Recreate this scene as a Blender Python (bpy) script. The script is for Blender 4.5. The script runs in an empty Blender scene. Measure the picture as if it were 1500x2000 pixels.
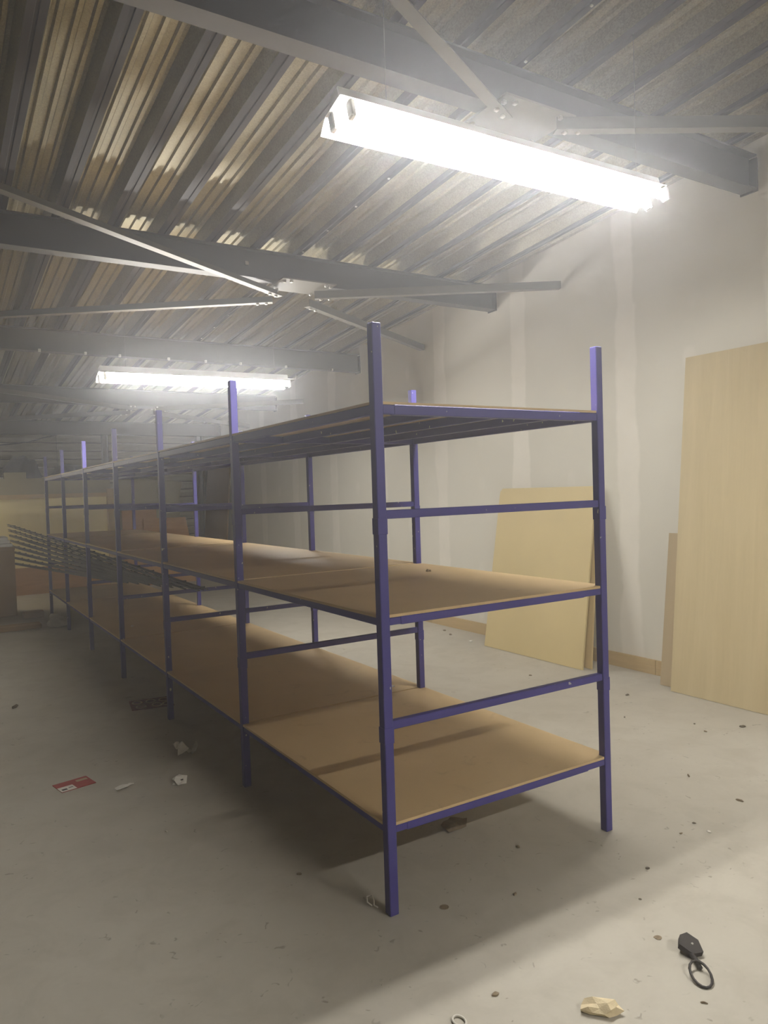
import bpy, bmesh, math, random
from mathutils import Matrix, Vector, noise
random.seed(7)
S = bpy.context.scene
COL = S.collection

# ------------------------------------------------------------------ camera
CAM_POS = (-1.2876, -2.1052, 1.4426)
YAW, PITCH, ROLL, FPX = 0.5550, -0.0295, -0.0316, 1437.5
fw = Vector((math.sin(YAW) * math.cos(PITCH), math.cos(YAW) * math.cos(PITCH), math.sin(PITCH)))
rt = Vector((math.cos(YAW), -math.sin(YAW), 0.0))
up = rt.cross(fw)
rt2 = rt * math.cos(ROLL) + up * math.sin(ROLL)
up2 = -rt * math.sin(ROLL) + up * math.cos(ROLL)
cd = bpy.data.cameras.new('camera')
cam = bpy.data.objects.new('camera', cd)
COL.objects.link(cam)
mw = Matrix.Identity(4)
for i in range(3):
    mw[i][0], mw[i][1], mw[i][2], mw[i][3] = rt2[i], up2[i], -fw[i], CAM_POS[i]
cam.matrix_world = mw
cd.sensor_fit = 'HORIZONTAL'
cd.sensor_width = 36.0
cd.lens = FPX / 1500.0 * 36.0
cd.clip_start = 0.02
S.camera = cam

# ------------------------------------------------------------------ world, exposure
TUBE_STRENGTH = 245.0
HAZE = 0.021
S.view_settings.view_transform = 'Standard'
S.view_settings.look = 'None'
S.view_settings.gamma = 1.0
S.view_settings.use_curve_mapping = False
S.view_settings.exposure = 0.0
W = bpy.data.worlds.new('world')
S.world = W
W.use_nodes = True
wn = W.node_tree.nodes
wn['Background'].inputs[0].default_value = (0.0, 0.0, 0.0, 1)
wn['Background'].inputs[1].default_value = 0.0
# thin haze volume added to stand in for lens glow around the tubes
vs = wn.new('ShaderNodeVolumeScatter')
vs.inputs['Color'].default_value = (0.93, 0.95, 1.0, 1)
vs.inputs['Density'].default_value = HAZE
vs.inputs['Anisotropy'].default_value = 0.72
W.node_tree.links.new(vs.outputs[0], wn['World Output'].inputs['Volume'])
try:
    S.cycles.max_bounces = 5
    S.cycles.diffuse_bounces = 4
    S.cycles.glossy_bounces = 2
    S.cycles.volume_bounces = 1
    S.cycles.sample_clamp_indirect = 6.0
    S.cycles.use_light_tree = False
    S.cycles.use_adaptive_sampling = True
    S.cycles.adaptive_threshold = 0.12
    S.cycles.adaptive_min_samples = 30
except Exception:
    pass


# ------------------------------------------------------------------ materials
def lin(c):
    return tuple(((v / 255.0) / 12.92 if v / 255.0 <= 0.04045 else ((v / 255.0 + 0.055) / 1.055) ** 2.4) for v in c) + (1.0,)


class NT:
    def __init__(s, name):
        s.m = bpy.data.materials.new(name)
        s.m.use_nodes = True
        s.t = s.m.node_tree
        s.b = s.t.nodes['Principled BSDF']

    def n(s, kind, **kw):
        x = s.t.nodes.new(kind)
        for k, v in kw.items():
            setattr(x, k, v)
        return x

    def l(s, a, b):
        s.t.links.new(a, b)

    def noise(s, vec, scale, detail=4, rough=0.55, dist=0.0):
        x = s.n('ShaderNodeTexNoise')
        x.inputs['Scale'].default_value = scale
        x.inputs['Detail'].default_value = detail
        x.inputs['Roughness'].default_value = rough
        x.inputs['Distortion'].default_value = dist
        if vec is not None:
            s.l(vec, x.inputs['Vector'])
        return x.outputs['Fac']

    def ramp(s, fac, stops):
        x = s.n('ShaderNodeValToRGB')
        r = x.color_ramp
        while len(r.elements) < len(stops):
            r.elements.new(0.5)
        for e, (p, c) in zip(r.elements, stops):
            e.position = p
            e.color = c if len(c) == 4 else tuple(c) + (1,)
        s.l(fac, x.inputs[0])
        return x.outputs[0]

    def mix(s, fac, a, b, blend='MIX'):
        x = s.n('ShaderNodeMix', data_type='RGBA', blend_type=blend)
        for sock, v in ((x.inputs[0], fac), (x.inputs[6], a), (x.inputs[7], b)):
            if hasattr(v, 'node'):
                s.l(v, sock)
            else:
                sock.default_value = v
        return x.outputs[2]

    def math(s, op, a, b=None, c=None):
        x = s.n('ShaderNodeMath', operation=op)
        for sock, v in zip(x.inputs, (a, b, c)):
            if v is None:
                continue
            if hasattr(v, 'node'):
                s.l(v, sock)
            else:
                sock.default_value = v
        return x.outputs[0]

    def pos(s):
        return s.n('ShaderNodeNewGeometry').outputs['Position']

    def obj(s):
        return s.n('ShaderNodeTexCoord').outputs['Object']

    def map(s, vec, scale=(1, 1, 1), loc=(0, 0, 0)):
        x = s.n('ShaderNodeMapping')
        x.inputs['Scale'].default_value = scale
        x.inputs['Location'].default_value = loc
        s.l(vec, x.inputs['Vector'])
        return x.outputs[0]

    def bump(s, h, strength=0.2, dist=0.01):
        x = s.n('ShaderNodeBump')
        x.inputs['Strength'].default_value = strength
        x.inputs['Distance'].default_value = dist
        s.l(h, x.inputs['Height'])
        s.l(x.outputs[0], s.b.inputs['Normal'])

    def set(s, rough=0.6, metal=0.0, spec=0.5, color=None):
        s.b.inputs['Roughness'].default_value = rough
        s.b.inputs['Metallic'].default_value = metal
        s.b.inputs['Specular IOR Level'].default_value = spec
        if color is not None:
            if hasattr(color, 'node'):
                s.l(color, s.b.inputs['Base Color'])
            else:
                s.b.inputs['Base Color'].default_value = color
        return s.m


def plain(name, c, var=0.18, scale=6.0, rough=0.7, metal=0.0, spec=0.4, bump=0.0):
    k = NT(name)
    a = lin(c)
    d = tuple(v * (1 - var) for v in a[:3]) + (1,)
    u = tuple(min(1, v * (1 + var)) for v in a[:3]) + (1,)
    f = k.noise(k.pos(), scale, 5)
    col = k.ramp(f, [(0.3, d), (0.7, u)])
    if bump:
        k.bump(k.noise(k.pos(), scale * 12, 3), bump, 0.004)
    return k.set(rough, metal, spec, col)


def m_floor():
    k = NT('concrete_floor')
    p = k.pos()
    big = k.noise(p, 0.7, 6, 0.6, 0.4)
    mid = k.noise(p, 5.0, 6, 0.65, 0.6)
    fine = k.noise(p, 60.0, 3)
    c = k.ramp(big, [(0.3, lin((168, 162, 148))), (0.7, lin((186, 181, 168)))])
    c = k.mix(k.math('MULTIPLY', k.ramp(mid, [(0.35, (1, 1, 1)), (0.55, (0, 0, 0))]), 0.22), c, lin((140, 132, 116)))
    c = k.mix(k.math('MULTIPLY', fine, 0.18), c, lin((150, 145, 132)))
    sp = k.noise(p, 23.0, 2, 0.4, 1.5)
    c = k.mix(k.math('MULTIPLY', k.ramp(sp, [(0.70, (0, 0, 0)), (0.76, (1, 1, 1))]), 0.45), c, lin((96, 84, 66)))
    k.bump(k.noise(p, 35, 5), 0.08, 0.004)
    return k.set(0.62, 0, 0.4, c)


def m_wall():
    # grey plasterboard; filler bands along the joints and over the screws
    k = NT('plasterboard')
    o = k.obj()
    x = k.n('ShaderNodeSeparateXYZ')
    k.l(o, x.inputs[0])
    y, z = x.outputs[1], x.outputs[2]
    w = k.pos()
    wob = k.math('MULTIPLY', k.math('SUBTRACT', k.noise(w, 2.2, 4, 0.6), 0.5), 0.16)
    dist = k.math('ADD', k.math('SUBTRACT', 0.6, k.math('ABSOLUTE', y)), wob)
    band = k.ramp(dist, [(0.085, (1, 1, 1)), (0.11, (0, 0, 0))])
    zz = k.math('ABSOLUTE', k.math('SUBTRACT', k.math('FRACT', k.math('DIVIDE', z, 0.42)), 0.5))
    zz = k.math('MULTIPLY', zz, 0.42)
    yy = k.math('ADD', y, k.math('MULTIPLY', k.math('SUBTRACT', k.noise(w, 1.3, 1), 0.5), 0.25))
    rr = k.math('SQRT', k.math('ADD', k.math('MULTIPLY', yy, yy), k.math('MULTIPLY', k.math('MULTIPLY', zz, zz), 0.35)))
    spot = k.ramp(rr, [(0.035, (1, 1, 1)), (0.055, (0, 0, 0))])
    f = k.math('MAXIMUM', band, k.math('MULTIPLY', spot, k.math('MULTIPLY', k.ramp(k.noise(w, 1.7, 1), [(0.42, (0, 0, 0)), (0.62, (1, 1, 1))]), 0.6)))
    base = k.ramp(k.noise(w, 0.9, 4), [(0.3, lin((199, 195, 181))), (0.7, lin((206, 202, 189)))])
    fill = k.ramp(k.noise(w, 3.5, 5), [(0.3, lin((210, 205, 192))), (0.7, lin((217, 212, 200)))])
    c = k.mix(f, base, fill)
    return k.set(0.75, 0, 0.3, c)


def m_blue():
    k = NT('blue_paint')
    p = k.pos()
    c = k.ramp(k.noise(p, 3, 4), [(0.3, lin((61, 56, 124))), (0.7, lin((69, 64, 137)))])
    sc = k.noise(k.map(p, (1, 1, 0.6)), 55, 2, 0.4)
    c = k.mix(k.ramp(sc, [(0.735, (0, 0, 0)), (0.76, (1, 1, 1))]), c, lin((170, 168, 172)))
    return k.set(0.5, 0.0, 0.4, c)


def m_hardboard():
    k = NT('brown_hardboard')
    p = k.pos()
    c = k.ramp(k.noise(p, 1.6, 5, 0.6, 0.3), [(0.3, lin((198, 171, 125))), (0.7, lin((213, 186, 140)))])
    c = k.mix(k.math('MULTIPLY', k.noise(p, 140, 2), 0.25), c, lin((156, 130, 90)))
    st = k.noise(p, 9, 4, 0.6, 1.0)
    c = k.mix(k.math('MULTIPLY', k.ramp(st, [(0.62, (0, 0, 0)), (0.72, (1, 1, 1))]), 0.18), c, lin((110, 84, 58)))
    return k.set(0.5, 0, 0.45, c)


def m_galva():
    k = NT('galvanised_deck')
    p = k.pos()
    v = k.n('ShaderNodeTexVoronoi')
    v.inputs['Scale'].default_value = 150
    k.l(p, v.inputs['Vector'])
    f = k.math('ADD', k.math('MULTIPLY', v.outputs['Color'], 0.55), k.math('MULTIPLY', k.noise(p, 1.2, 4), 0.45))
    c = k.ramp(f, [(0.2, lin((116, 109, 86))), (0.8, lin((154, 146, 118)))])
    k.l(k.math('ADD', 0.47, k.math('MULTIPLY', v.outputs['Color'], 0.16)), k.b.inputs['Roughness'])
    m = k.set(0.42, 0.55, 0.5, c)
    return m


def m_wood(name, c1, c2, axis_scale, rough=0.6):
    k = NT(name)
    o = k.map(k.pos(), axis_scale)
    f = k.noise(o, 3.0, 6, 0.6, 0.6)
    c = k.ramp(f, [(0.3, lin(c1)), (0.7, lin(c2))])
    g = k.noise(o, 16.0, 3)
    c = k.mix(k.math('MULTIPLY', g, 0.18), c, lin(tuple(v * 0.8 for v in c1)))
    return k.set(rough, 0, 0.35, c)


def m_emit(name, strength, c=(1.0, 0.97, 0.93)):
    k = NT(name)
    k.b.inputs['Emission Color'].default_value = tuple(c) + (1,)
    k.b.inputs['Emission Strength'].default_value = strength
    return k.set(0.4, 0, 0.3, (0.9, 0.9, 0.9, 1))


M = dict(
    floor=m_floor(), wall=m_wall(), blue=m_blue(), hardboard=m_hardboard(), galva=m_galva(),
    rib=plain('rib_sole_dark', (52, 47, 48), 0.1, 4.0, 0.65, 0.0, 0.25),
    beam=plain('beam_grey_paint', (70, 68, 65), 0.08, 2.0, 0.55),
    brace=plain('brace_galvanised_steel', (98, 94, 84), 0.08, 3.0, 0.5),
    bolt=plain('zinc_bolt', (190, 188, 180), 0.1, 30, 0.35, 0.7),
    white=plain('white_enamel', (226, 226, 222), 0.03, 3, 0.4),
    plastic=plain('white_plastic_holder', (205, 204, 200), 0.04, 9, 0.45),
    tube=m_emit('fluorescent_tube', TUBE_STRENGTH),
    tube_front=m_emit('new_fluorescent_tube', TUBE_STRENGTH * 1.1),
    tube_old=m_emit('ageing_fluorescent_tube', TUBE_STRENGTH * 0.26, (1.0, 0.90, 0.72)),
    mdf=plain('mdf_board', (192, 174, 126), 0.05, 2.0, 0.62),
    mdf_edge=plain('mdf_board_darker', (186, 163, 116), 0.06, 5.0, 0.66),  # slightly darker, browner tone for the second tan board
    bigply=m_wood('pale_veneer_board', (182, 166, 128), (192, 176, 138), (1, 4.5, 0.35), 0.5),
    strip=plain('grey_brown_board', (166, 148, 116), 0.05, 2.0, 0.7),
    pine=m_wood('pine_plank', (174, 150, 108), (190, 166, 122), (1, 0.7, 8.0), 0.6),
    siding=plain('far_cladding', (176, 172, 156), 0.06, 1.5, 0.5),
    joint=plain('cladding_backing', (70, 66, 58), 0.1, 2.0, 0.8),
    column=plain('column_green_grey', (84, 86, 78), 0.08, 2.0, 0.6),
    cream=plain('cream_panel', (236, 222, 168), 0.03, 1.2, 0.6),
    grey_board=plain('dusty_grey_board', (150, 144, 118), 0.06, 2.0, 0.7),
    brown=m_wood('brown_ply', (166, 122, 72), (186, 142, 90), (0.8, 1, 5.0), 0.6),
    carton=plain('brown_carton', (150, 124, 84), 0.06, 3.0, 0.75),
    dark_rail=plain('dark_rail_metal', (40, 38, 34), 0.15, 6.0, 0.5, 0.2),
    plaster=plain('plaster_lump', (222, 206, 170), 0.08, 30.0, 0.8, bump=0.4),
    paper=plain('white_paper', (220, 216, 206), 0.06, 30.0, 0.8),
    tissue=plain('thin_white_film', (200, 196, 184), 0.08, 20.0, 0.5),
    red=plain('red_print', (150, 52, 44), 0.1, 20.0, 0.6),
    red_dark=plain('dull_red_print', (104, 50, 44), 0.1, 20.0, 0.6),
    ink=plain('dark_ink', (58, 50, 48), 0.1, 20.0, 0.7),
    black=plain('black_webbing', (52, 48, 46), 0.15, 40.0, 0.6),
    cloth_black=plain('black_cloth', (44, 40, 38), 0.2, 8.0, 0.9),
    cloth_navy=plain('navy_cloth', (44, 50, 66), 0.2, 8.0, 0.9),
    cloth_red=plain('red_cloth', (160, 50, 40), 0.15, 8.0, 0.9),
    leaf=plain('dry_brown_chip', (128, 114, 92), 0.2, 40.0, 0.8),
    grit=plain('dark_grit', (98, 90, 76), 0.2, 40.0, 0.85),
    wire=plain('suspension_wire', (120, 118, 112), 0.05, 9.0, 0.5, 0.5),
    paintwall=plain('pale_render', (186, 176, 154), 0.05, 1.0, 0.8),
    plainwall=plain('dark_render', (104, 96, 80), 0.06, 1.0, 0.85),
)


# ------------------------------------------------------------------ mesh helpers
def link(o, parent=None):
    COL.objects.link(o)
    if parent is not None:
        o.parent = parent
    return o


def meshobj(name, verts, faces, mat, parent=None, loc=None, smooth=False):
    me = bpy.data.meshes.new(name)
    me.from_pydata([tuple(v) for v in verts], [], faces)
    me.materials.append(M[mat] if isinstance(mat, str) else mat)
    bm = bmesh.new()
    bm.from_mesh(me)
    bmesh.ops.recalc_face_normals(bm, faces=bm.faces)
    bm.to_mesh(me)
    bm.free()
    if smooth:
        for f in me.polygons:
            f.use_smooth = True
    o = bpy.data.objects.new(name, me)
    if loc is not None:
        o.location = loc
    return link(o, parent)


BOXF = [(0, 3, 2, 1), (4, 5, 6, 7), (0, 1, 5, 4), (1, 2, 6, 5), (2, 3, 7, 6), (3, 0, 4, 7)]


def boxverts(a, b):
    (x0, y0, z0), (x1, y1, z1) = a, b
    return [(x0, y0, z0), (x1, y0, z0), (x1, y1, z0), (x0, y1, z0), (x0, y0, z1), (x1, y0, z1), (x1, y1, z1), (x0, y1, z1)]


def box(name, a, b, mat, parent=None, bevel=0.0):
    """box with its origin at its own base centre; coordinates are given relative to the parent"""
    c = ((a[0] + b[0]) / 2, (a[1] + b[1]) / 2, a[2])
    V = boxverts([a[i] - c[i] for i in range(3)], [b[i] - c[i] for i in range(3)])
    o = meshobj(name, V, BOXF, mat, parent, c)
    if bevel:
        bm = bmesh.new()
        bm.from_mesh(o.data)
        bmesh.ops.bevel(bm, geom=list(bm.edges), offset=bevel, segments=1, affect='EDGES')
        bm.to_mesh(o.data)
        bm.free()
    return o


def copy_at(src, loc, parent=None, name=None):
    c = src.copy()
    if name:
        c.name = name
    c.location = loc
    return link(c, parent)


def prism(name, poly, axis, lo, hi, mat, parent=None, loc=None):
    """closed polygon (2-D) swept along an axis"""
    n = len(poly)
    V = []
    for t in (lo, hi):
        for (a, b) in poly:
            V.append({'x': (t, a, b), 'y': (a, t, b), 'z': (a, b, t)}[axis])
    F = [tuple(range(n)), tuple(range(2 * n - 1, n - 1, -1))]
    for i in range(n):
        j = (i + 1) % n
        F.append((i, j, n + j, n + i))
    return meshobj(name, V, F, mat, parent, loc)


def tube(name, pts, r, mat, parent=None, sides=8, closed=False):
    """round bar along a 3-D polyline"""
    P = [Vector(p) for p in pts]
    n = len(P)
    V, F = [], []
    up0 = Vector((0, 0, 1))
    for i, p in enumerate(P):
        if closed:
            d = (P[(i + 1) % n] - P[i - 1])
        else:
            d = (P[min(i + 1, n - 1)] - P[max(i - 1, 0)])
        d.normalize()
        u = up0 if abs(d.z) < 0.9 else Vector((1, 0, 0))
        a = d.cross(u).normalized()
        b = a.cross(d).normalized()
        for s in range(sides):
            t = 2 * math.pi * s / sides
            V.append(p + a * (r * math.cos(t)) + b * (r * math.sin(t)))
    for i in range(n if closed else n - 1):
        j = (i + 1) % n
        for s in range(sides):
            s2 = (s + 1) % sides
            F.append((i * sides + s, i * sides + s2, j * sides + s2, j * sides + s))
    if not closed:
        F.append(tuple(range(sides - 1, -1, -1)))
        F.append(tuple(range((n - 1) * sides, n * sides)))
    return meshobj(name, V, F, mat, parent, smooth=True)


def bar(name, A, B, prof, mat, parent=None, loc=None):
    """profile polygon (side, vertical) swept from A to B; side = horizontal normal of the bar"""
    A, B = Vector(A), Vector(B)
    d = (B - A).normalized()
    s = d.cross(Vector((0, 0, 1))).normalized()
    v = s.cross(d).normalized()
    n = len(prof)
    V = [P + s * a + v * b for P in (A, B) for (a, b) in prof]
    F = [tuple(range(n)), tuple(range(2 * n - 1, n - 1, -1))] + [(i, (i + 1) % n, n + (i + 1) % n, n + i) for i in range(n)]
    return meshobj(name, V, F, mat, parent, loc)


def empty(name, loc, label, cat, group=None):
    o = bpy.data.objects.new(name, None)
    o.location = loc
    o.empty_display_size = 0.1
    link(o)
    return tag(o, label, cat, group)


def tag(o, label, cat, group=None):
    o['label'] = label
    o['category'] = cat
    if group:
        o['group'] = group
    return o


def struct(o, label=None):
    o['kind'] = 'structure'
    if label:
        o['label'] = label
    return o


# ------------------------------------------------------------------ room
XR, XL, YF, YB = 3.30, -9.0, 11.95, -7.4
SL = 0.0757


def zb(y):            # underside of the roof beams
    return 3.3395 - SL * y


BH = 0.22             # beam height
DECK = 0.088          # depth of the deck ribs
fl = box('floor', (XL, YB, -0.12), (XR + 0.1, YF + 0.1, 0.0), 'floor')
struct(fl, 'grey dusty concrete floor with stains')

# right wall: plasterboard sheets
wr = bpy.data.objects.new('wall_right', None)
wr.location = (XR, 0, 0)
link(wr)
struct(wr, 'long grey plasterboard wall with filler bands')
k0 = int(math.floor((YB - 1.71) / 1.2))
for k in range(k0, 9):
    y0, y1 = 1.71 + 1.2 * k, 1.71 + 1.2 * (k + 1)
    ya, yb_ = max(y0, YB), min(y1, YF)
    if yb_ - ya < 0.05:
        continue
    yc = (y0 + y1) / 2
    ta, tb = zb(ya) + BH + DECK + 0.03, zb(yb_) + BH + DECK + 0.03
    V = [(0, ya - yc, 0), (0.08, ya - yc, 0), (0.08, yb_ - yc, 0), (0, yb_ - yc, 0),
         (0, ya - yc, ta), (0.08, ya - yc, ta), (0.08, yb_ - yc, tb), (0, yb_ - yc, tb)]
    meshobj('plasterboard_sheet', V, BOXF, 'wall', wr, (0, yc, 0))

# far wall: horizontal cladding courses on a dark backing
wf = bpy.data.objects.new('wall_far', None)
wf.location = (0, YF, 0)
link(wf)
struct(wf, 'far wall of horizontal pale cladding courses')
box('cladding_backing', (XL, 0.012, 0), (XR, 0.1, 2.85), 'joint', wf)
course = None
for (xa, xb) in ((XL, -0.20), (-0.195, 0.69), (0.695, XR)):
    first = None
    for i in range(19):
        z = 0.145 * i
        if first is None:
            w = (xb - xa) / 2
            poly = [(0.012, 0.0), (0.0, 0.02), (-0.006, 0.075), (0.0, 0.118), (0.012, 0.132)]
            first = prism('cladding_course', poly, 'x', -w, w, 'siding', wf, ((xa + xb) / 2, 0, z))
        else:
            copy_at(first, ((xa + xb) / 2, 0, z), wf)

# unseen walls; left toned dark and back pale to set the bounce
wl = box('wall_left', (XL - 0.1, YB, 0), (XL, YF, 4.2), 'plainwall')
struct(wl)
wb = box('wall_back', (XL, YB - 0.1, 0), (XR, YB, 4.3), 'paintwall')
struct(wb)

# baseboard of rough planks along the right wall
bb = bpy.data.objects.new('baseboard_right', None)
bb.location = (XR, 0, 0)
link(bb)
struct(bb, 'rough pine plank along the foot of the plasterboard wall')
for (ya, yb_) in ((-4.5, -1.6), (-1.595, 1.48), (1.485, 4.35), (4.355, 7.4), (7.405, 10.0)):
    box('plank', (-0.024, ya, 0.0), (0.0, yb_, 0.108), 'pine', bb)

# ceiling: deep ribbed steel deck, three ribs to a sheet
ceil = bpy.data.objects.new('ceiling', None)
ceil.location = (0, 0, zb(0) + BH)
link(ceil)
struct(ceil, 'ribbed galvanised steel roof deck sloping down to the far end')
PER = 0.347
RIB0 = -0.470         # x of one rib
prof = []             # one period from rib centre to rib centre


def period(x0):
    P = [(x0 - 0.042, 0.0), (x0 - 0.010, 0.0), (x0 - 0.006, 0.006), (x0 + 0.006, 0.006), (x0 + 0.010, 0.0), (x0 + 0.042, 0.0),
         (x0 + 0.066, DECK)]
    a, b = x0 + 0.066, x0 + PER - 0.066
    n = 3
    step = (b - a) / n
    for i in range(n):
        c = a + step * (i + 0.5)
        P += [(c - 0.018, DECK), (c - 0.010, DECK - 0.015), (c + 0.010, DECK - 0.015), (c + 0.018, DECK)]
    P += [(b, DECK)]
    return P


def deck_sheet(x0, nrib, xmax, name):
    top = []
    for i in range(nrib):
        top += period(x0 + PER * i)
    top = [p for p in top if p[0] <= xmax]
    if top[-1][0] < xmax and xmax < x0 + PER * nrib:
        top.append((xmax, top[-1][1]))
    else:
        top.append((x0 + PER * nrib - 0.042, 0.0))
    V, F = [], []
    n = len(top)
    for yy in (YB, YF):
        for off in (0.0, 0.004):
            for (x, z) in top:
                V.append((x, yy, z + off - SL * yy))
    for i in range(n - 1):
        F.append((i, i + 1, 2 * n + i + 1, 2 * n + i))
        F.append((n + i, 3 * n + i, 3 * n + i + 1, n + i + 1))
        F.append((i, n + i, n + i + 1, i + 1))
        F.append((2 * n + i, 2 * n + i + 1, 3 * n + i + 1, 3 * n + i))
    F.append((0, 2 * n, 3 * n, n))
    F.append((n - 1, 2 * n - 1, 4 * n - 1, 3 * n - 1))
    o = meshobj(name, V, F, 'galva', ceil)
    o.data.materials.append(M['rib'])
    for f in o.data.polygons:          # the rib soles are a darker dull grey
        if all(abs(o.data.vertices[i].co.z + SL * o.data.vertices[i].co.y) < 0.0105 for i in f.vertices):
            f.material_index = 1
    return o


k = 5
x = RIB0 + PER * k    # a lap falls here, beside the bracing node
xs = x - PER * 3
starts = [x - PER * 3 * i for i in range(0, 12)] + [x + PER * 3 * i for i in range(1, 3)]
for x0 in sorted(starts):
    if x0 > XR - 0.02 or x0 < XL - 1.1:
        continue
    deck_sheet(x0, 3, XR - 0.001, 'deck_sheet')
# roof skin above the deck keeps the daylight out
V = [(XL - 1.2, YB, 0.13 - SL * YB), (XR, YB, 0.13 - SL * YB), (XR, YF, 0.13 - SL * YF), (XL - 1.2, YF, 0.13 - SL * YF)]
V += [(a, b, c + 0.03) for a, b, c in V]
meshobj('roof_skin', V, BOXF, 'joint', ceil)
# row of lap screws beside the node
scr = None
for i in range(26):
    yy = -1.5 + i * 0.42
    if scr is None:
        scr = box('lap_screw', (-0.007, -0.007, -0.008), (0.007, 0.007, 0.0), 'bolt', ceil, 0.002)
    else:
        scr = copy_at(scr, (0, 0, 0), ceil)
    scr.location = (x + 0.02, yy, -0.008 - SL * yy)

# ------------------------------------------------------------------ roof beams and bracing
BY = [-1.845 + 2.545 * i for i in range(6)]
beam_words = ['second roof beam behind the viewer end, above the camera', 'nearest grey steel roof beam, crossing above the near lamp',
              'grey steel roof beam with the four-way bracing plate', 'grey steel roof beam just above the far lamp, with small pale clips',
              'dim grey steel roof beam behind the far lamp', 'farthest dark roof beam, in front of the pale cladding']
NODE_X = 1.32
beams = []
for i, y in enumerate(BY):
    z = zb(y)
    e = empty('roof_beam', ((XL + XR) / 2, y, z), beam_words[i], 'beam', 'steel roof beams')
    L = (XR - XL) / 2 - 0.006
    box('bottom_flange', (-L, -0.055, 0), (L, 0.055, 0.010), 'beam', e)
    box('web', (-L, -0.0035, 0.010), (L, 0.0035, BH - 0.010), 'beam', e)
    box('top_flange', (-L, -0.055, BH - 0.010), (L, 0.055, BH), 'beam', e)
    box('end_plate', (L - 0.004, -0.06, -0.012), (L + 0.004, 0.06, BH - 0.02), 'beam', e)
    beams.append(e)
    if i == 3:
        for xx in (-0.3, 0.12, 0.45, 0.95, 1.35, 1.75, 2.3, 2.9):
            b = box('clip', (xx - (XL + XR) / 2 - 0.012, -0.075, -0.012), (xx - (XL + XR) / 2 + 0.012, -0.05, 0.016), 'bolt', e, 0.003)
            b['label'] = 'small pale metal clip'
    if i in (1, 2, 4):
        px = NODE_X - (XL + XR) / 2
        g = box('gusset_plate', (px - 0.23, -0.17, -0.012), (px + 0.23, 0.17, -0.002), 'brace', e)
        for (bx, by) in ((-0.2, 0.12), (-0.15, 0.14), (0.2, 0.12), (0.15, 0.14), (-0.2, -0.12), (-0.15, -0.14), (0.2, -0.12), (0.15, -0.14)):
            bo = box('bolt', (px + bx - 0.011, by - 0.011, -0.03), (px + bx + 0.011, by + 0.011, -0.012), 'bolt', e, 0.003)
    if i in (2,):
        box('bolt', (0.85 - (XL + XR) / 2, -0.012, 0.10), (0.88 - (XL + XR) / 2, -0.0035, 0.13), 'bolt', e, 0.003)

LP = [(-0.03, 0.0), (0.03, 0.0), (0.03, 0.06), (0.024, 0.06), (0.024, 0.006), (-0.03, 0.006)]


def brace(A, B, label):
    A = Vector((A[0], A[1], zb(A[1]) - 0.080))
    B = Vector((B[0], B[1], zb(B[1]) - 0.080))
    e = empty('roof_brace', A, label, 'brace', 'angle steel roof braces')
    bar('angle_bar', (0, 0, 0), B - A, LP, 'brace', e)
    d = (B - A).normalized()
    for t in (0.05, 0.12):
        c = d * t
        box('bolt', (c.x - 0.011, c.y - 0.011, c.z - 0.012), (c.x + 0.011, c.y + 0.011, c.z), 'bolt', e, 0.003)
    return e


brace((1.17, 3.33), (-3.86, 0.78), 'angle steel brace from the bracing plate towards the upper left ceiling')
brace((1.17, 3.48), (-3.40, 5.98), 'angle steel brace running left from the bracing plate below the deck')
brace((1.48, 3.48), (3.29, 4.40), 'angle steel brace from the bracing plate to the wall behind the near post')
brace((1.46, 3.29), (3.29, 2.37), 'angle steel brace from the bracing plate towards the right wall, in the glare')
brace((1.17, 0.62), (-3.8, -1.75), 'faint angle steel brace at the top edge above the near lamp')
brace((1.47, 0.60), (3.29, -0.27), 'angle steel brace at the upper right corner beside the wall')
brace((1.17, 8.25), (-3.6, 5.85), 'dim angle steel brace left of the far lamp, upper of the far pair')
brace((1.17, 8.50), (-3.6, 10.8), 'dim angle steel brace left of the far lamp, lower of the far pair')
brace((1.47, 8.50), (3.29, 9.45), 'dim angle steel brace right of the far lamp near the wall')
brace((1.47, 8.25), (3.29, 7.35), 'dim angle steel brace beyond the far lamp, rising to the right wall')


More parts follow.
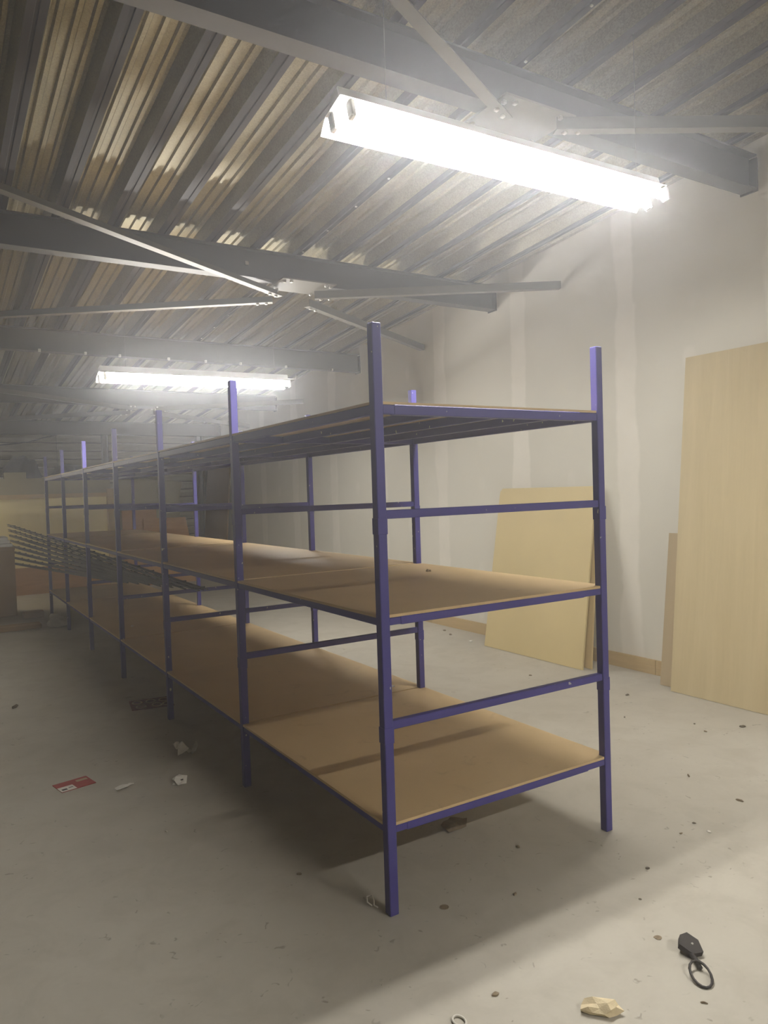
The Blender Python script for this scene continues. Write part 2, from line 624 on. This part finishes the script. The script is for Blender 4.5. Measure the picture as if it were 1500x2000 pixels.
# ------------------------------------------------------------------ lamps
def lamp(y, z, label, x=0.868, glow='tube'):
    e = empty('fluorescent_lamp', (x, y, z), label, 'lamp', 'twin tube lamps')
    e.rotation_euler = (math.radians(-13), math.radians(-0.55), 0)
    K = 1.1333
    e.scale = (K, K, K)
    L = 0.765
    box('housing', (-L, -0.028, 0.042), (L, 0.028, 0.095), 'white', e, 0.003)
    # folded reflector: flat top with two wings
    sec = [(-0.068, 0.026), (-0.052, 0.040), (0.052, 0.040), (0.098, 0.004), (0.0985, 0.0055), (0.0535, 0.0418), (-0.0535, 0.0418), (-0.0690, 0.0275)]
    prism('reflector', sec, 'x', -L - 0.012, L - 0.02, 'white', e)
    for s in (-1, 1):
        yy = 0.035 * s
        off = 0.014 * s
        t = tube('tube', [(-0.735 - off, yy, 0), (0.742 - off, yy, 0)], 0.013, glow, e, 12)
        for q in (-1, 1):
            xx = (0.742 if q > 0 else -0.735) - off
            cap = tube('end_cap', [(xx, yy, 0), (xx + 0.012 * q, yy, 0)], 0.0135, 'bolt', e, 12)
            h = box('tube_holder', (xx + 0.012 * q - 0.009, yy - 0.016, -0.018), (xx + 0.012 * q + 0.009, yy + 0.016, 0.040), 'plastic', e, 0.004)
    tube('supply_cable', [(L, 0, 0.07), (L + 0.04, 0.0, 0.068), (L + 0.09, 0.01, 0.075), (L + 0.1, 0.01, 0.11)], 0.004, 'white', e, 6)
    # suspension wires, vertical up to the deck ribs
    R = e.rotation_euler.to_matrix()
    for q in (-1, 1):
        xr = RIB0 + PER * round((x + 0.70 * q - RIB0) / PER)
        a = Vector(((xr - x) / K, 0.0, 0.095))
        wa = R @ (a * K)
        zt = zb(y + wa.y) + BH - 0.003 - z
        b = (R.inverted() @ Vector((wa.x, wa.y, zt))) / K
        tube('suspension_wire', [a, b], 0.0011, 'wire', e, 5)
    return e


lamp(0.200, 2.768, 'glaring twin tube lamp hung over the near end of the rack')
lamp(4.470, 2.472, 'smaller bright tube lamp farther down the hall, partly behind a post')
lamp(-4.070, 3.100, 'twin tube lamp hung behind the viewer', 0.868, 'tube_front')
lamp(9.850, 2.060, 'warm ageing tube lamp over the next aisle, left of the rack end', -2.05, 'tube_old')

# ------------------------------------------------------------------ shelving rack
YK = [1.3405 * i for i in range(7)]
WX = 1.0595
HP = 0.0175
rack = empty('shelving_rack', (0, 0, 0), 'long blue steel shelving rack with three levels of brown hardboard shelves', 'shelving')
LEV = [(0.279, 0.305, 0.315), (0.986, 1.013, 1.023), (1.697, 1.730, 1.739)]   # beam bottom, beam top, board top

up_src = sl_src = None
for y in YK:
    for x in (0.0, WX):
        if up_src is None:
            up_src = box('upright', (x - HP, y - HP, 0.0), (x + HP, y + HP, 2.0), 'blue', rack, 0.0025)
            u = up_src
        else:
            u = copy_at(up_src, (x, y, 0), rack)
        for zz in (0.588, 1.295):
            if sl_src is None:
                sl_src = box('joint_sleeve', (-HP - 0.0016, -HP - 0.0016, zz), (HP + 0.0016, HP + 0.0016, zz + 0.055), 'blue', u, 0.0012)
            else:
                c = copy_at(sl_src, (0, 0, zz), u)
cb = None
for y in YK:
    for zz in (0.632, 1.346):
        if cb is None:
            cb = box('crossbar', (HP, y - 0.0125, zz), (WX - HP, y + 0.0125, zz + 0.029), 'blue', rack, 0.002)
        else:
            copy_at(cb, (WX / 2, y, zz), rack)
for li, (z0, z1, z2) in enumerate(LEV):
    rsrc = None
    for y in YK:
        if rsrc is None:
            rsrc = box('end_rail', (HP, y - 0.014, z0 + 0.001), (WX - HP, y + 0.014, z1 - 0.001), 'blue', rack, 0.002)
            ssrc = box('rail_sleeve', (0.062 - WX / 2, -0.0165, -0.0015), (0.945 - WX / 2, 0.0165, z1 - z0 - 0.0008), 'blue', rsrc, 0.002)
        else:
            r = copy_at(rsrc, (WX / 2, y, z0 + 0.001), rack)
            copy_at(ssrc, ssrc.location, r)
    bsrc = {}
    for k in range(6):
        ya, yb_ = YK[k], YK[k + 1]
        for j in range(5):
            x = WX * j / 4
            edge = j in (0, 4)
            g = HP if edge else 0.0165
            if edge not in bsrc:
                bsrc[edge] = box('shelf_beam', (x - 0.013, ya + g, z0), (x + 0.013, yb_ - g, z1), 'blue', rack, 0.002)
            else:
                copy_at(bsrc[edge], (x, (ya + yb_) / 2, z0), rack)
    for k in range(6):
        ya = YK[k] + (0.004 if k else -0.013)
        yb_ = YK[k + 1] - (0.004 if k < 5 else -0.013)
        xa, xb = -0.0165, WX + 0.0165
        n = 0.019
        na, nb = YK[k] + n, YK[k + 1] - n
        poly = [(n, ya), (WX - n, ya), (WX - n, na), (xb, na), (xb, nb), (WX - n, nb), (WX - n, yb_), (n, yb_), (n, nb), (xa, nb), (xa, na), (n, na)]
        cx, cy = WX / 2, (YK[k] + YK[k + 1]) / 2
        o = prism('shelf_board', [(a - cx, b - cy) for a, b in poly], 'z', 0.0, z2 - z1, 'hardboard', rack, (cx, cy, z1 + (0.0025 if k % 2 else 0.0)))


# ------------------------------------------------------------------ boards leaning on the right wall
def leaning(name, xb, xt, ya, yb_, h, th, mat, label, ya_t=None, yb_t=None, z0=0.0, cut=0.0, cat='board'):
    """sheet whose room-side face runs from (xb, z0) to (xt, h)"""
    L = math.hypot(xt - xb, h - z0)
    ang = math.atan2(xt - xb, h - z0)
    ya_t = ya if ya_t is None else ya_t
    yb_t = yb_ if yb_t is None else yb_t
    yc = (ya + yb_) / 2
    pl = [(ya - yc, 0), (yb_ - yc, 0), (yb_t - yc, L - cut), (yb_t - yc - cut, L), (ya_t - yc, L)] if cut else \
         [(ya - yc, 0), (yb_ - yc, 0), (yb_t - yc, L), (ya_t - yc, L)]
    o = prism(name, pl, 'x', 0.0, th, mat, None, (xb, yc, z0 + th * math.sin(ang)))
    o.rotation_euler = (0, ang, 0)
    return tag(o, label, cat)


leaning('mdf_sheet', 2.962, 3.235, 1.915, 3.090, 1.42, 0.016, 'mdf', 'front tan board leaning on the wall behind the rack', 1.985, 3.125, cut=0.03)
leaning('mdf_sheet', 3.040, 3.262, 1.895, 3.02, 1.38, 0.016, 'mdf_edge', 'second tan board half hidden behind the front tan board', 1.985, 3.04)
leaning('tall_board', 3.000, 3.262, -0.075, 1.145, 2.30, 0.018, 'bigply', 'tall pale wood board leaning at the right edge', -0.07, 1.165)
leaning('narrow_board', 3.080, 3.225, 0.75, 1.292, 1.07, 0.016, 'strip', 'short grey-brown board peeping out behind the tall pale board', 0.75, 1.302)
leaning('brown_panel', 3.07, 3.24, 10.25, 11.45, 2.05, 0.02, 'carton', 'brown panel leaning on the wall near the far corner')

# ------------------------------------------------------------------ far end: partition, posts, goods
part = empty('partition', (-2.4, 10.45, 0), 'low far partition of cream panel under a grey board with wooden batten', 'partition')
box('cream_panel', (-3.6, 0.02, 0.42), (3.60, 0.04, 1.49), 'cream', part)
box('lower_board', (-3.6, 0.0, 0.0), (3.60, 0.018, 0.42), 'brown', part)
box('wooden_batten', (-3.6, -0.02, 1.485), (3.60, 0.02, 1.55), 'pine', part)
box('grey_fascia', (-3.6, -0.012, 1.55), (3.66, 0.012, 1.80), 'grey_board', part)
box('top_deck', (-3.6, 0.012, 1.775), (3.66, 0.75, 1.795), 'brown', part)
for xx in (-3.5, -1.5):
    box('rear_stud', (xx, 0.66, 0), (xx + 0.06, 0.72, 1.775), 'pine', part)
box('wooden_stud', (3.60, -0.06, 0.0), (3.71, 0.05, 1.61), 'pine', part)

gb = prism('grey_board', [(1.36, 0.0), (2.42, 0.0), (2.40, 1.39), (2.46, 1.70), (1.36, 1.79)], 'y', 0, 0.02, 'grey_board', None, (0, 10.52, 0))
tag(gb, 'large dusty grey board standing right of the wooden stud', 'board')
leaning_y = []


def sheet_y(name, xa, xb, y, z1, th, mat, label, tilt=4, topa=None, topb=None, cat='board'):
    pl = [(xa, 0), (xb, 0), (xb if topb is None else topb, z1), (xa if topa is None else topa, z1)]
    c = (xa + xb) / 2
    o = prism(name, [(a - c, b) for a, b in pl], 'y', 0, th, mat, None, (c, y, 0.0))
    o.rotation_euler = (math.radians(-tilt), 0, 0)
    return tag(o, label, cat)


sheet_y('plywood_sheet', 1.42, 1.98, 10.36, 1.33, 0.015, 'brown', 'brown plywood sheet beside the wooden stud in the far corner', 3)
sheet_y('plywood_sheet', 1.74, 2.62, 10.24, 1.10, 0.015, 'brown', 'lower orange-brown sheet with slanted right edge in the far corner', 5, None, 2.44)
box_far = box('cardboard_box', (1.95, 10.6, 0), (2.40, 10.9, 1.5), 'carton', None, 0.004)
tag(box_far, 'brown carton showing behind the far plywood sheets', 'box')

for (nm, xx, yy, lab) in (('steel_column', 1.47, 11.80, 'dark steel column standing against the pale far cladding'),
                          ('steel_column', 3.19, 11.80, 'green-grey steel column in the far right corner')):
    e = empty(nm, (xx, yy, 0), lab, 'column', 'columns at the far wall')
    top = zb(yy) + BH
    box('flange', (-0.05, -0.06, 0), (-0.042, 0.06, top), 'column', e)
    box('flange', (0.042, -0.06, 0), (0.05, 0.06, top), 'column', e)
    box('web', (-0.042, -0.004, 0), (0.042, 0.004, top), 'column', e)
    box('base_plate', (-0.07, -0.08, 0), (0.07, 0.08, 0.012), 'column', e)

cab = tube('cable', [(-1.6, 11.92, 2.34), (-0.9, 11.92, 2.33), (-0.2, 11.92, 2.41), (0.25, 11.92, 2.47), (0.7, 11.92, 2.60), (1.0, 11.92, 2.68)], 0.012, 'ink', None, 6)
tag(cab, 'dark cable sagging across the upper far cladding', 'cable')


def lump(name, c, r, mat, label, cat, seed, sub=3, amp=0.35, freq=2.2, flat=None, parent=None):
    """irregular lump sitting on z = c[2]"""
    bm = bmesh.new()
    bmesh.ops.create_icosphere(bm, subdivisions=sub, radius=1.0)
    for v in bm.verts:
        n = noise.noise(v.co * freq + Vector((seed * 3.1, seed * 1.7, seed)))
        n2 = noise.noise(v.co * freq * 2.6 + Vector((seed, seed * 5.3, 2)))
        v.co *= 1 + amp * n + amp * 0.5 * n2
        v.co = Vector((v.co.x * r[0], v.co.y * r[1], v.co.z * r[2]))
    zmin = -0.55 * r[2]
    for v in bm.verts:
        v.co.z = max(v.co.z, zmin) - zmin
    me = bpy.data.meshes.new(name)
    bm.to_mesh(me)
    bm.free()
    me.materials.append(M[mat])
    for f in me.polygons:
        f.use_smooth = sub >= 3
    o = bpy.data.objects.new(name, me)
    o.location = c
    link(o, parent)
    if label:
        tag(o, label, cat)
    return o


TZ = 1.795
lump('cloth_heap', (0.70, 10.80, TZ), (0.25, 0.16, 0.15), 'cloth_black', 'black crumpled cloth heap on top of the far partition', 'cloth', 3)
lump('cloth_bag', (0.03, 10.95, TZ), (0.26, 0.15, 0.24), 'cloth_navy', 'dark navy bag on top of the far partition', 'bag', 5)
lump('red_bag', (-0.46, 10.62, TZ), (0.11, 0.10, 0.16), 'cloth_red', 'red bag at the left end of the far partition top', 'bag', 8)
ct = box('small_carton', (-0.27, 10.46, TZ), (0.03, 10.64, TZ + 0.10), 'grey_board', None, 0.003)
tag(ct, 'small grey carton on the partition in front of the dark bag', 'box')
lump('dark_scrap', (1.14, 10.62, TZ), (0.10, 0.08, 0.07), 'leaf', 'low brown scrap heap right of the black cloth heap', 'scrap', 13)
sc = prism('cardboard_scrap', [(-0.10, 0), (0.13, 0), (0.09, 0.05), (0.13, 0.10), (0.02, 0.13), (-0.03, 0.2), (-0.07, 0.12)], 'y', 0, 0.04, 'leaf', None, (2.27, 10.55, 1.53))
sc.location = (2.29, 10.68, 1.5)
tag(sc, 'torn cardboard scrap with a pointed top on the far carton', 'scrap')

# left edge: carton with white slabs on it
cx = empty('storage_box', (-0.72, 8.55, 0), 'brown box standing at the left edge by the rack end', 'box')
box('box_body', (-0.35, -0.25, 0), (0.35, 0.25, 0.83), 'carton', cx, 0.004)
box('box_lid', (-0.355, -0.255, 0.83), (0.355, 0.255, 0.875), 'carton', cx, 0.004)
for i, (dx, lab) in enumerate(((0.0, 'lower white slab lying on the brown box'), (-0.03, 'middle white slab of three on the brown box'), (-0.05, 'top white slab of three on the brown box'))):
    o = box('white_slab', (-1.05 + dx, 8.33, 0.876 + 0.042 * i), (-0.385 + dx, 8.78, 0.876 + 0.042 * i + 0.039), 'white', None, 0.004)
    tag(o, lab, 'slab', 'white slabs on the box')
o = prism('slanted_sheet', [(-0.3, 0.0), (0.27, 0.0), (0.19, 0.42), (-0.3, 0.42)], 'y', 0, 0.03, 'grey_board', None, (-0.80, 8.62, 1.0))
tag(o, 'grey slanted sheet standing on the white slabs', 'sheet')
o = box('flat_carton', (-0.72, 7.05, 0.0), (-0.24, 7.25, 0.05), 'carton', None, 0.004)
tag(o, 'dark flat carton on the floor beside the sixth post', 'box')
o = box('flat_carton', (-0.33, 7.95, 0.0), (-0.10, 8.10, 0.07), 'carton', None, 0.004)
tag(o, 'small dark carton on the floor near the last post', 'box')
lump('crumpled_sheet', (-0.075, 7.02, 0), (0.10, 0.07, 0.09), 'tissue', 'crumpled pale sheet on the floor at the sixth post', 'scrap', 21, 3, 0.5)

# bundle of long dark ladder rails lying on the crossbars and out of the rack's far end
NR = 8
FAR0, NEAR0 = Vector((-0.308, 9.82, 1.100)), Vector((0, 2.80, 0.800))
for i in range(NR):
    # far ends fan out into the aisle, near ends rest across the lower crossbars
    F = Vector((-0.308 - 0.005 * i, 9.82 - 0.17 * i, 1.100 - 0.068 * i))
    yn = 2.80 + 0.29 * i
    z0 = NEAR0.z + (FAR0.z - NEAR0.z) * (yn - NEAR0.y) / (FAR0.y - NEAR0.y)
    N = Vector((-F.x * (6.0 - yn) / (F.y - 6.0), yn, z0 - 0.0285 * i))
    d = F - N
    words = ['uppermost', 'second', 'third', 'fourth', 'fifth', 'sixth', 'seventh', 'lowest'][i]
    e = empty('ladder_rail', N, words + ' long dark metal ladder rail from the top of the slanting bundle', 'rail', 'bundle of dark ladder rails')
    hz = 0.019
    bar('chord', (0, 0, 0), d, [(-0.008, -0.003), (0.008, -0.003), (0.008, 0.003), (-0.008, 0.003)], 'dark_rail', e)
    bar('chord', (0, 0, hz), d + Vector((0, 0, hz)), [(-0.011, -0.004), (0.011, -0.004), (0.011, 0.004), (-0.011, 0.004)], 'dark_rail', e)
    if i > 1:
        bar('web_plate', (-0.004, 0, 0.008), d + Vector((-0.004, 0, 0.008)), [(-0.001, -0.0048), (0.001, -0.0048), (0.001, 0.0068), (-0.001, 0.0068)], 'dark_rail', e)
    bar('inner_rod', (0.03, 0, 0.004), d + Vector((0.03, 0, 0.004)), [(-0.004, -0.003), (0.004, -0.003), (0.004, 0.003), (-0.004, 0.003)], 'dark_rail', e)
    bar('inner_rod', (0.06, 0, 0.004), d + Vector((0.06, 0, 0.004)), [(-0.004, -0.003), (0.004, -0.003), (0.004, 0.003), (-0.004, 0.003)], 'dark_rail', e)
    tie = None
    nt = int(d.length / 0.34)
    for q in range(nt + 1):
        c = d * ((q + 0.2 + 0.1 * (i % 3)) / (nt + 0.8))
        if tie is None:
            tie = box('tie', (-0.006, -0.006, 0.0), (0.066, 0.006, hz - 0.003), 'dark_rail', e)
            base = tie.location.copy()
            tie.location = base + c
        else:
            copy_at(tie, base + c, e)

# ------------------------------------------------------------------ litter on the floor and shelves
def sheetlet(name, poly, mat, loc, rz, label, cat, th=0.0015, bend=0.01, seed=1):
    """thin scrap lying on the floor, a little curled"""
    c = Vector((0, 0, 0))
    bm = bmesh.new()
    vs_ = [bm.verts.new((a, b, 0)) for a, b in poly]
    f = bm.faces.new(vs_)
    r = bmesh.ops.triangulate(bm, faces=[f])
    bmesh.ops.subdivide_edges(bm, edges=list(bm.edges), cuts=3, use_grid_fill=True)
    for v in bm.verts:
        v.co.z = bend * (0.5 + noise.noise(Vector((v.co.x * 18, v.co.y * 18, seed * 2.3))))
    zm = min(v.co.z for v in bm.verts)
    for v in bm.verts:
        v.co.z -= zm
    ex = bmesh.ops.extrude_face_region(bm, geom=list(bm.faces))
    for g in ex['geom']:
        if isinstance(g, bmesh.types.BMVert):
            g.co.z += th
    bmesh.ops.recalc_face_normals(bm, faces=bm.faces)
    me = bpy.data.meshes.new(name)
    bm.to_mesh(me)
    bm.free()
    me.materials.append(M[mat])
    o = bpy.data.objects.new(name, me)
    o.location = loc
    o.rotation_euler = (0, 0, math.radians(rz))
    link(o)
    return tag(o, label, cat)


sheetlet('plastic_film', [(-0.07, -0.03), (-0.03, -0.05), (-0.01, -0.01), (0.06, -0.02), (0.07, 0.02), (0.01, 0.03), (-0.02, 0.09), (-0.05, 0.08), (-0.04, 0.02)],
         'tissue', (-0.115, 1.95, 0), 10, 'torn piece of pale film on the floor near the second post', 'film', 0.001, 0.07, 4)
o = lump('paper_ball', (-0.27, 1.575, 0), (0.036, 0.028, 0.028), 'paper', 'crumpled white printed paper on the floor below the torn film', 'paper', 31, 2, 0.6, 2.8)
for (dx, dy, dz) in ((0.008, -0.024, 0.024),):
    q = box('ink_mark', (dx - 0.006, dy - 0.004, dz), (dx + 0.006, dy + 0.003, dz + 0.005), 'ink', o)
sheetlet('paper_tag', [(-0.05, -0.02), (0.01, -0.022), (0.03, -0.012), (0.045, -0.02), (0.055, 0.0), (0.045, 0.02), (0.025, 0.012), (0.0, 0.022), (-0.04, 0.02)],
         'paper', (-0.51, 1.70, 0), 20, 'small white paper tag with a rounded end on the floor', 'paper', 0.001, 0.012, 6)
rc = empty('red_card', (-0.713, 1.888, 0), 'red and white printed card lying on the floor at left', 'card')
rc.rotation_euler = (0, 0, math.radians(12))
box('card', (-0.085, -0.065, 0.0), (0.085, 0.065, 0.003), 'red', rc)
box('white_field', (-0.085, -0.065, 0.003), (-0.01, 0.0, 0.0036), 'paper', rc)
box('print_line', (-0.075, -0.05, 0.0036), (-0.05, -0.03, 0.004), 'ink', rc)
box('print_line', (-0.04, -0.035, 0.0036), (-0.018, -0.028, 0.004), 'ink', rc)
box('pale_print', (0.02, 0.015, 0.003), (0.075, 0.04, 0.0036), 'strip', rc)
rs = empty('floor_sticker', (-0.01, 3.13, 0), 'dull red sticker with pale worn marks beside the third post', 'sticker')
rs.rotation_euler = (0, 0, math.radians(-8))
box('sheet', (-0.14, -0.13, 0.0), (0.14, 0.13, 0.002), 'red_dark', rs)
for (xx, yy) in ((-0.09, 0.055), (0.0, 0.055), (0.09, 0.055), (-0.075, -0.06), (0.03, -0.06), (0.10, -0.06)):
    pts = [(xx + 0.032 * math.cos(t) , yy + 0.042 * math.sin(t), 0.0022) for t in [2 * math.pi * q / 10 for q in range(10)]]
    tube('worn_mark', pts, 0.006, 'strip', rs, 4, True)

pl = lump('plaster_chunk', (0.219, -0.725, 0), (0.052, 0.026, 0.024), 'plaster', 'cream plaster chunk on the floor at the bottom edge', 'plaster', 41, 2, 0.45, 1.6)
pl.rotation_euler = (0, 0, math.radians(-38))
# black strap end with loop
st = empty('strap_clip', (0.611, -0.723, 0), 'black strap clip with thin loop on the floor at lower right', 'strap')
st.rotation_euler = (0, 0, math.radians(-36))
tab = prism('tab', [(-0.035, 0.02), (0.0, -0.005), (0.035, 0.01), (0.03, 0.05), (0.0, 0.07), (-0.025, 0.055)], 'z', 0.0, 0.018, 'black', st, (0, 0.01, 0.004))
tab.rotation_euler = (math.radians(18), math.radians(12), 0)
tube('stem', [(0.0, 0.015, 0.012), (0.004, -0.02, 0.014), (0.006, -0.05, 0.008)], 0.008, 'black', st, 6)
loop = [(0.006 + 0.028 * math.cos(t) - 0.01, -0.085 + 0.045 * math.sin(t), 0.014 + 0.01 * math.sin(t)) for t in [2 * math.pi * q / 16 for q in range(16)]]
tube('loop', loop, 0.004, 'black', st, 6, True)
tube('rivet', [(0.012, 0.035, 0.018), (0.012, 0.035, 0.03)], 0.004, 'bolt', st, 8)
ring = tube('clear_ring', [(-0.126 + 0.016 * math.cos(t), -0.535 + 0.022 * math.sin(t), 0.004) for t in [2 * math.pi * q / 16 for q in range(16)]], 0.0035, 'tissue', None, 6, True)
tag(ring, 'pale ring on the floor at the bottom edge', 'ring')
cu = tube('plastic_curl', [(-0.035, 0.075, 0.003), (-0.045, 0.09, 0.012), (-0.035, 0.11, 0.02), (-0.018, 0.105, 0.022), (-0.022, 0.085, 0.014), (-0.03, 0.07, 0.006), (-0.024, 0.055, 0.003)], 0.0025, 'paper', None, 6)
tag(cu, 'white curled strip behind the foot of the near post', 'scrap')

sheetlet('leaf_litter', [(-0.08, -0.03), (0.02, -0.05), (0.09, -0.01), (0.05, 0.05), (-0.04, 0.04)], 'leaf', (0.567, 0.40, 0), 20, 'brown leafy scrap on the floor just under the front shelf edge', 'leaf', 0.001, 0.015, 9)
chips = [
    ((2.693, 1.258), 0.022, 'grit', 'dark bolt-like bit on the open floor beside the far right boards'),
    ((3.033, 3.693), 0.030, 'leaf', 'brown chip by the baseboard left of the tan board, nearer one'),
    ((3.112, 3.90), 0.026, 'leaf', 'brown chip by the baseboard left of the tan board, farther one'),
    ((2.988, 3.316), 0.024, 'paper', 'white crumb on the floor just left of the tan board'),
    ((3.235, 1.95), 0.022, 'paper', 'white crumb against the baseboard right of the rack post'),
    ((1.379, -0.255), 0.014, 'paper', 'white pebble on the floor right of the right front post'),
    ((1.398, -0.171), 0.011, 'grit', 'dark crumb above the white pebble on the floor'),
    ((1.276, -0.198), 0.010, 'leaf', 'tiny brown crumb left of the white pebble'),
    ((1.815, 0.154), 0.020, 'leaf', 'thin brown sliver on the open floor at right'),
    ((1.748, -0.156), 0.022, 'leaf', 'curved brown sliver on the floor at the right edge'),
    ((2.687, 0.423), 0.026, 'grit', 'dark crumb on the floor below the tall pale board'),
    ((0.618, -0.595), 0.022, 'leaf', 'flat brown smear of dirt above the strap clip'),
    ((0.168, -0.071), 0.028, 'leaf', 'round brown dirt patch right of the near post foot'),
    ((0.474, -0.857), 0.014, 'leaf', 'thin brown sliver right of the cream plaster chunk'),
    ((0.025, -0.507), 0.016, 'leaf', 'brown chip left of the plaster chunk'),
    ((-0.821, 3.638), 0.05, 'grit', 'thin dark twig on the floor at the left edge'),
    ((-0.471, 1.074), 0.014, 'paper', 'tiny white straw bit on the dark floor at left'),
    ((0.94, -0.30), 0.012, 'grit', 'dark speck on the floor left of the right front post'),
    ((0.42, -0.15), 0.013, 'leaf', 'brown speck on the floor below the front shelf'),
    ((0.66, 0.10), 0.016, 'leaf', 'brown fleck between the two front posts'),
    ((-0.15, 0.42), 0.014, 'leaf', 'brown fleck at the edge of the rack shadow'),
    ((0.75, -0.42), 0.010, 'grit', 'dark speck right of the dirt smear'),
    ((2.30, 0.95), 0.012, 'grit', 'dark speck on the open pale floor'),
    ((2.55, 2.05), 0.018, 'leaf', 'brown chip on the floor in front of the tan board'),
    ((2.20, 3.05), 0.014, 'leaf', 'brown speck on the floor behind the second bay'),
    ((2.52, 0.62), 0.012, 'grit', 'second dark crumb below the tall pale board'),
    ((2.45, 0.50), 0.014, 'leaf', 'brown crumb below the tall pale board'),
]
for i, ((xx, yy), r, mt, lab) in enumerate(chips):
    r *= 0.72
    fl_ = 0.18 if 'smear' in lab or 'patch' in lab else 0.4
    thin = 0.25 if ('sliver' in lab or 'twig' in lab or 'straw' in lab) else 0.65
    if fl_ < 0.2:
        n = 9
        poly = [(r * (0.8 + 0.35 * noise.noise(Vector((math.cos(2 * math.pi * q / n), math.sin(2 * math.pi * q / n), i)))) * math.cos(2 * math.pi * q / n),
                 0.8 * r * math.sin(2 * math.pi * q / n)) for q in range(n)]
        sheetlet('dirt_patch', poly, mt, (xx, yy, 0), 30 * i, lab, 'dirt', 0.001, 0.003, i)
    else:
        o = lump('floor_chip', (xx, yy, 0), (r, r * thin, r * fl_), mt, lab, 'debris', 50 + i, 2, 0.5, 1.8)
        o.rotation_euler = (0, 0, 0.9 * i)
for (xx, yy, zz, mt, lab) in ((0.93, 1.44, 0.315, 'paper', 'pale crumb on the bottom shelf beside the second back post'),
                              (0.86, 0.95, 1.023, 'leaf', 'brown crumb on the near middle shelf'),
                              (0.28, 3.75, 0.315, 'paper', 'pale crumb on the bottom shelf in the third bay'),
                              (0.20, 4.55, 0.315, 'paper', 'pale crumb on the bottom shelf in the fourth bay')):
    o = lump('shelf_crumb', (xx, yy, zz), (0.014, 0.011, 0.008), mt, lab, 'debris', 90 + xx, 2, 0.5, 1.8)
